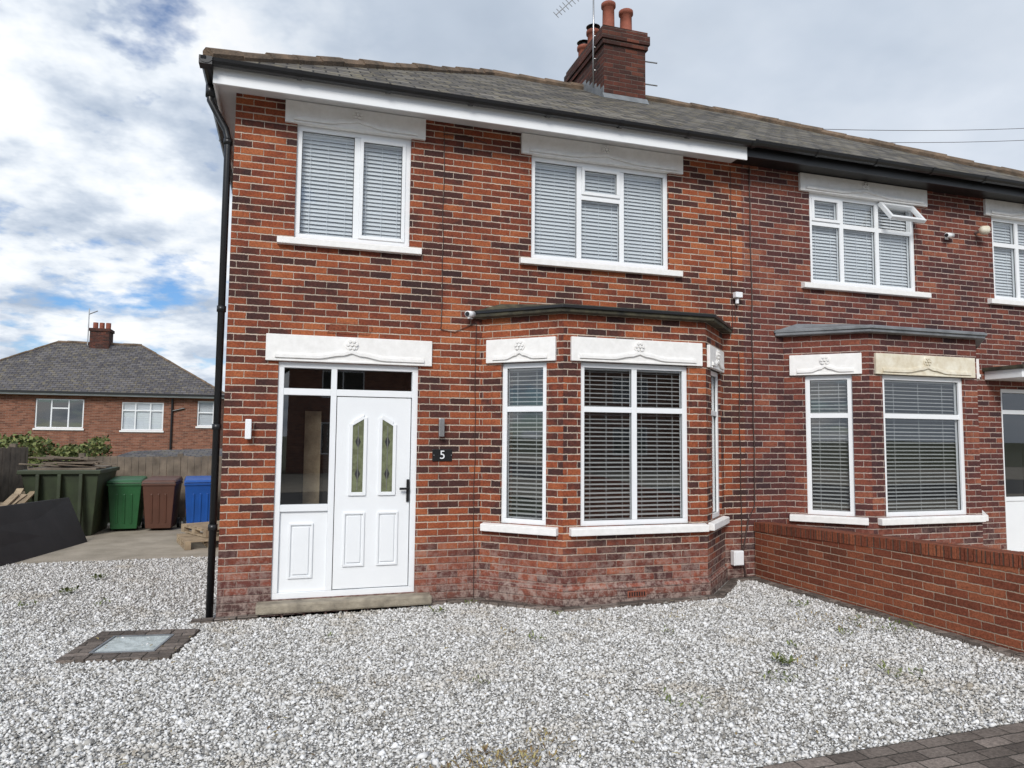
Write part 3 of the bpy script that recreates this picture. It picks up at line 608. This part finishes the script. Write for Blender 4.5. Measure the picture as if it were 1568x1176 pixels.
def fence(name,a,b,h,bw=.13,post=1.8):
    A=Asm(name); L=math.dist(a,b); setT(segT(a,b)); n=int(L/bw)
    f=A('boards','wood')
    for i in range(n):
        hh=h+random.uniform(-.015,.015); f.box(i*bw+.004,(i+1)*bw-.002,random.uniform(-.004,.004),.018,.05,hh)
    r=A('rails','wood')
    for z in (.3,h*.55,h-.2): r.box(0,L,.02,.06,z,z+.07)
    i=0
    while i<=L: A('posts','wood').box(i-.05,i+.05,.021,.12,0,h+.06); i+=post
    setT(); A.done()
fence('wooden_fence',(-3.3,8.35),(.8,8.2),1.36); fence('wooden_fence',(-4.25,2.5),(-4.25,8.5),1.55); fence('wooden_fence',(-4.25,8.5),(-3.3,8.42),1.1)
MT['cont']=plain('green_painted_metal',(.045,.065,.03),.6,.4,3,dark=(.025,.032,.018))
A=Asm('metal_skip'); s=A('body','cont',.01)
s.hexa([(-3.55,6.75,.0),(-2.68,6.75,.0),(-2.68,7.9,.0),(-3.55,7.9,.0),(-3.78,6.6,1.15),(-2.58,6.6,1.15),(-2.58,8.0,1.15),(-3.78,8.0,1.15)])
s.box(-3.82,-2.54,6.55,8.04,1.1,1.17)
for x in (-3.5,-3.17,-2.84): s.box(x-.03,x+.03,6.52,6.62,.1,1.1)
A('rubbish','wood').box(-3.7,-2.65,6.7,7.9,1.171,1.2)
tm=A('scrap_timber','wood')
for i in range(26):
    setT(Matrix.Translation((random.uniform(-3.5,-2.8),random.uniform(6.8,7.6),1.22+random.uniform(0,.16)))@Matrix.Rotation(random.uniform(-.5,.5),4,'Z')@Matrix.Rotation(random.uniform(-.18,.18),4,'Y'))
    tm.box(-random.uniform(.2,.42),random.uniform(.2,.42),-.045,.045,-.01,.012)
setT(); A.done()
A=Asm('sheet_panel'); p=A('sheet','panel',.004)
p.hexa([(-3.3,2.6,.0),(-2.54,5.95,.0),(-2.56,5.96,.0),(-3.32,2.61,.0),(-3.62,2.6,.80),(-2.88,6.05,.74),(-2.90,6.06,.74),(-3.64,2.61,.80)]); A.done()
A=Asm('timber_pile'); p=A('planks','palletw')
for i in range(12):
    setT(Matrix.Translation((-3.75+random.uniform(-.2,.2),5.9+random.uniform(-.8,.8),.42+random.uniform(0,.25)))@Matrix.Rotation(random.uniform(1.0,1.9),4,'Z')@Matrix.Rotation(random.uniform(-.5,-.15),4,'Y'))
    p.box(-.5,.5,-.05,.05,-.012,.012)
setT(); p.box(-4.1,-3.5,5.2,6.6,.0,.45); A.done()
def pallet(x,y,rot,z=.01):
    A=Asm('pallet'); setT(Matrix.Translation((x,y,z))@Matrix.Rotation(rot,4,'Z')); p=A('slats','palletw')
    for i in range(7): p.box(-.4,.4,-.5+i*.155,-.5+i*.155+.09,.11,.13)
    for xx in (-.4,-.05,.31): 
        p.box(xx,xx+.09,-.5,.52,.088,.109); p.box(xx,xx+.09,-.5,.52,0,.02)
        for yy in (-.5,-.05,.40): p.box(xx,xx+.09,yy,yy+.12,.021,.087)
    setT(); A.done()
pallet(-.62,5.2,.25); pallet(-.5,5.55,.5,.15)
mb=MB()
for _ in range(6500):
    x=random.uniform(-6.6,-3.1);y=random.uniform(9.0,10.0); top=1.68+.10*math.sin(x*2.1)+.07*math.sin(x*5.3)+.04*math.sin(x*13)
    z=random.uniform(.9,top); L=random.uniform(.05,.12); d=Vector([random.gauss(0,1) for _ in range(3)]).normalized(); s=d.cross(Vector([random.gauss(0,1) for _ in range(3)])).normalized()*L*.4
    p=Vector((x,y,z)); mb.face([p-s*.3,p+d*L*.5-s,p+d*L,p+d*L*.5+s])
mb.obj('hedge',MT['leaf'])
# ============================================================ house behind
B=Asm('brick_house'); bb=B('walls','brickfar')
bw=[(-10.59,-8.62,2.02,3.38),(-7.04,-5.23,1.96,3.30),(-3.73,-2.98,2.19,3.42)]
gw=[(-10.5,-8.6,-1.3,.2),(-7.0,-5.2,-1.3,.2)]
setT(Matrix.Translation((0,30,0))); wall(bb,-14.7,-2.7,-2.6,3.7,bw+gw)
window(B,*bw[0],vms=[-9.95,-9.25],splits={1:[2.95]},blind=None,far=True); window(B,*bw[1],vms=[-6.45,-5.8],splits={0:[2.9],1:[2.9],2:[2.9]},blind='L',far=True); window(B,*bw[2],vms=[],splits={0:[2.85]},blind='L',far=True)
for g_ in gw: window(B,*g_,vms=[(g_[0]+g_[1])/2],blind='L',far=True)
for w_ in bw: sill(B,w_[0]-.05,w_[1]+.05,w_[2]-.09,w_[2])
bb.face([(-2.7,0,-2.6),(-2.7,8,-2.6),(-2.7,8,3.7),(-2.7,0,3.7)]); bb.face([(-14.7,0,-2.6),(-14.7,0,3.7),(-14.7,8,3.7),(-14.7,8,-2.6)])
r=B('roof','slatefar'); E0,E1=-15.05,-2.35; ex0,ex1=-11.0,-7.1; ez,rzz=3.72,6.5
r.face([(E0,-.4,ez),(E1,-.4,ez),(ex1,4.2,rzz),(ex0,4.2,rzz)]); r.face([(E1,-.4,ez),(E1,8.6,ez),(ex1,4.2,rzz)]); r.face([(E1,8.6,ez),(E0,8.6,ez),(ex0,4.2,rzz),(ex1,4.2,rzz)]); r.face([(E0,8.6,ez),(E0,-.4,ez),(ex0,4.2,rzz)])
rc=B('ridge_tiles','ridge'); ridge_caps(rc,(ex0,4.2,rzz),(ex1,4.2,rzz),.09); ridge_caps(rc,(E1,-.4,ez),(ex1,4.2,rzz),.06); ridge_caps(rc,(E0,-.4,ez),(ex0,4.2,rzz),.06)
B('gutter','black').box(E0,E1,-.5,-.4,ez-.1,ez); B('fascia','upvc').box(E0+.1,E1-.1,-.39,-.36,ez-.17,ez-.10); B('soffit','soffit').box(E0+.1,E1-.1,-.36,0,ez-.17,ez-.14)
c_=B('chimney','chim'); c_.box(-9.45,-8.55,3.7,4.6,5.4,7.1); c_.box(-9.5,-8.5,3.65,4.65,7.1,7.25)
for x in (-9.3,-9.0,-8.7): B('chimney_pots','pot').tube([(x,4.15,7.2),(x,4.15,7.6)],.12,10)
B('downpipe','black').tube([(-4.85,-.06,3.5),(-4.85,-.06,-2.4)],.05); B('aerial','metal').tube([(-9.6,4,6.2),(-9.6,4,8.3)],.03,5); B('aerial','metal').tube([(-9.6,4,8.0),(-9.2,4,8.2)],.03,5)
B('waste_pipe','black').tube([(-4.85,-.06,2.9),(-4.3,-.06,3.05)],.04)
setT(); B.done()
A=Asm('garage'); A('walls','brickfar').box(-4.3,2.4,14,18,-1.6,1.0); g=A('roof','slatefar'); g.hexa([(-4.5,13.7,.98),(2.6,13.7,.98),(2.6,18.3,.98),(-4.5,18.3,.98),(-3.8,15.8,1.3),(2.6,15.8,1.5),(2.6,16.2,1.5),(-3.8,16.2,1.3)]); A.done()
for k,xo in enumerate((-14,0.5,15)):
    S=Asm('brick_house'); setT(Matrix.Translation((xo+12,-27,0))@Matrix.Rotation(math.pi,4,'Z')); w=S('walls','brickfar')
    hs=[(1,3,.9,2.4),(1,3,3.6,4.9),(5,6,3.6,4.9),(8.5,10.5,.9,2.4),(8.5,10.5,3.6,4.9),(5,6,0.1,2.2)]
    wall(w,0,12,-.2,5.3,hs)
    for h in hs: window(S,*h,vms=[(h[0]+h[1])/2],blind=None,far=True)
    rr=S('roof','slatefar'); rr.face([(-.3,-.4,5.3),(12.3,-.4,5.3),(8.5,3.8,7.9),(3.8,3.8,7.9)]); rr.face([(12.3,-.4,5.3),(12.3,8,5.3),(8.5,3.8,7.9)]); rr.face([(-.3,8,5.3),(-.3,-.4,5.3),(3.8,3.8,7.9)])
    w.face([(0,0,-.2),(0,0,5.3),(0,7.6,5.3),(0,7.6,-.2)]); w.face([(12,0,-.2),(12,7.6,-.2),(12,7.6,5.3),(12,0,5.3)])
    setT(); S.done()
A=Asm('overhead_wires'); w=A('wires','cable')
def wire(p,q,sag):
    p=Vector(p);q=Vector(q); w.tube([p.lerp(q,i/14)-Vector((0,0,sag*4*(i/14)*(1-i/14))) for i in range(15)],.010,5)
wire((13,11,11.6),(34,12,15.2),.3); wire((13,11,11.2),(34,12,14.7),.3)
A('pole','wood').tube([(34,12,-1),(34,12,15.6)],.15,10)
A.done()
# ============================================================ world / sun / camera
wd=bpy.data.worlds.new('World'); sc.world=wd; wd.use_nodes=True; nt=wd.node_tree; nt.nodes.clear()
class WN(NT):
    def __init__(s): s.nt=nt; s.N=nt.nodes; s.L=nt.links
w=WN()
sd=Vector((.36,.74,-.58)).normalized()
sky=w.n('ShaderNodeTexSky'); sky.sky_type='NISHITA'; sky.sun_disc=False; sky.sun_elevation=math.asin(-sd.z); sky.sun_rotation=math.atan2(-sd.x,-sd.y); sky.dust_density=.6; sky.ozone_density=2.
b1=w.n('ShaderNodeBackground'); b1.inputs[1].default_value=.12
w.L.new(w.mix(1.,sky.outputs[0],(.60,.82,1.08),'MULTIPLY'),b1.inputs[0])
tc=w.n('ShaderNodeTexCoord'); sp=w.n('ShaderNodeSeparateXYZ'); w.L.new(tc.outputs['Generated'],sp.inputs[0])
zz=w.m('ADD',w.m('MAXIMUM',sp.outputs[2],0.),.26)
cb=w.n('ShaderNodeCombineXYZ'); w.L.new(w.m('DIVIDE',sp.outputs[0],zz),cb.inputs[0]); w.L.new(w.m('DIVIDE',sp.outputs[1],zz),cb.inputs[1]); cb.inputs[2].default_value=8.1
nz=w.noise(3.3,cb.outputs[0],6,.56); n2=w.noise(3.6,cb.outputs[0],5,.6)
bias=w.mr(sp.outputs[0],-.17,.10,0.045,.30)
cov=w.mr(w.m('ADD',nz,bias),.45,.56)
cc=w.ramp(w.m('ADD',w.m('MULTIPLY',nz,.45),w.m('MULTIPLY',n2,.6)),[(.43,(.42,.50,.62)),(.50,(.60,.67,.77)),(.56,(.82,.87,.93)),(.62,(.98,.99,1.))])
n3=w.noise(1.5,cb.outputs[0],5,.55)
g2=w.ramp(n3,[(.32,(.42,.49,.59)),(.5,(.54,.61,.71)),(.68,(.66,.72,.81))])
grey=w.mix(w.mr(sp.outputs[0],-.15,.15,0,.92),cc,g2)
b2=w.n('ShaderNodeBackground'); b2.inputs[1].default_value=1.08; w.L.new(grey,b2.inputs[0])
mx=w.n('ShaderNodeMixShader'); w.L.new(cov,mx.inputs[0]); w.L.new(b1.outputs[0],mx.inputs[1]); w.L.new(b2.outputs[0],mx.inputs[2])
ou=w.n('ShaderNodeOutputWorld'); w.L.new(mx.outputs[0],ou.inputs[0])
sl=bpy.data.lights.new('sun','SUN'); sl.energy=2.7; sl.angle=math.radians(20); sl.color=(1,.96,.90)
so=bpy.data.objects.new('sun',sl); sc.collection.objects.link(so); so.rotation_euler=sd.to_track_quat('-Z','Y').to_euler()
cam=bpy.data.cameras.new('camera'); co=bpy.data.objects.new('camera',cam); sc.collection.objects.link(co); sc.camera=co
ya_,pi_,ro=0.30109,0.0738,0.00918
F=Vector((math.sin(ya_)*math.cos(pi_),math.cos(ya_)*math.cos(pi_),math.sin(pi_))); R0=Vector((math.cos(ya_),-math.sin(ya_),0)); U0=R0.cross(F)
Rr=R0*math.cos(ro)+U0*math.sin(ro); Uu=-R0*math.sin(ro)+U0*math.cos(ro)
M=Matrix(((Rr.x,Uu.x,-F.x,.64598),(Rr.y,Uu.y,-F.y,-7.67201),(Rr.z,Uu.z,-F.z,1.83046),(0,0,0,1))); co.matrix_world=M
cam.sensor_width=36; cam.lens=1087/1568*36; cam.clip_end=2000; cam.clip_start=.05
sc.view_settings.view_transform='Standard'; sc.view_settings.look='None'; sc.view_settings.exposure=0
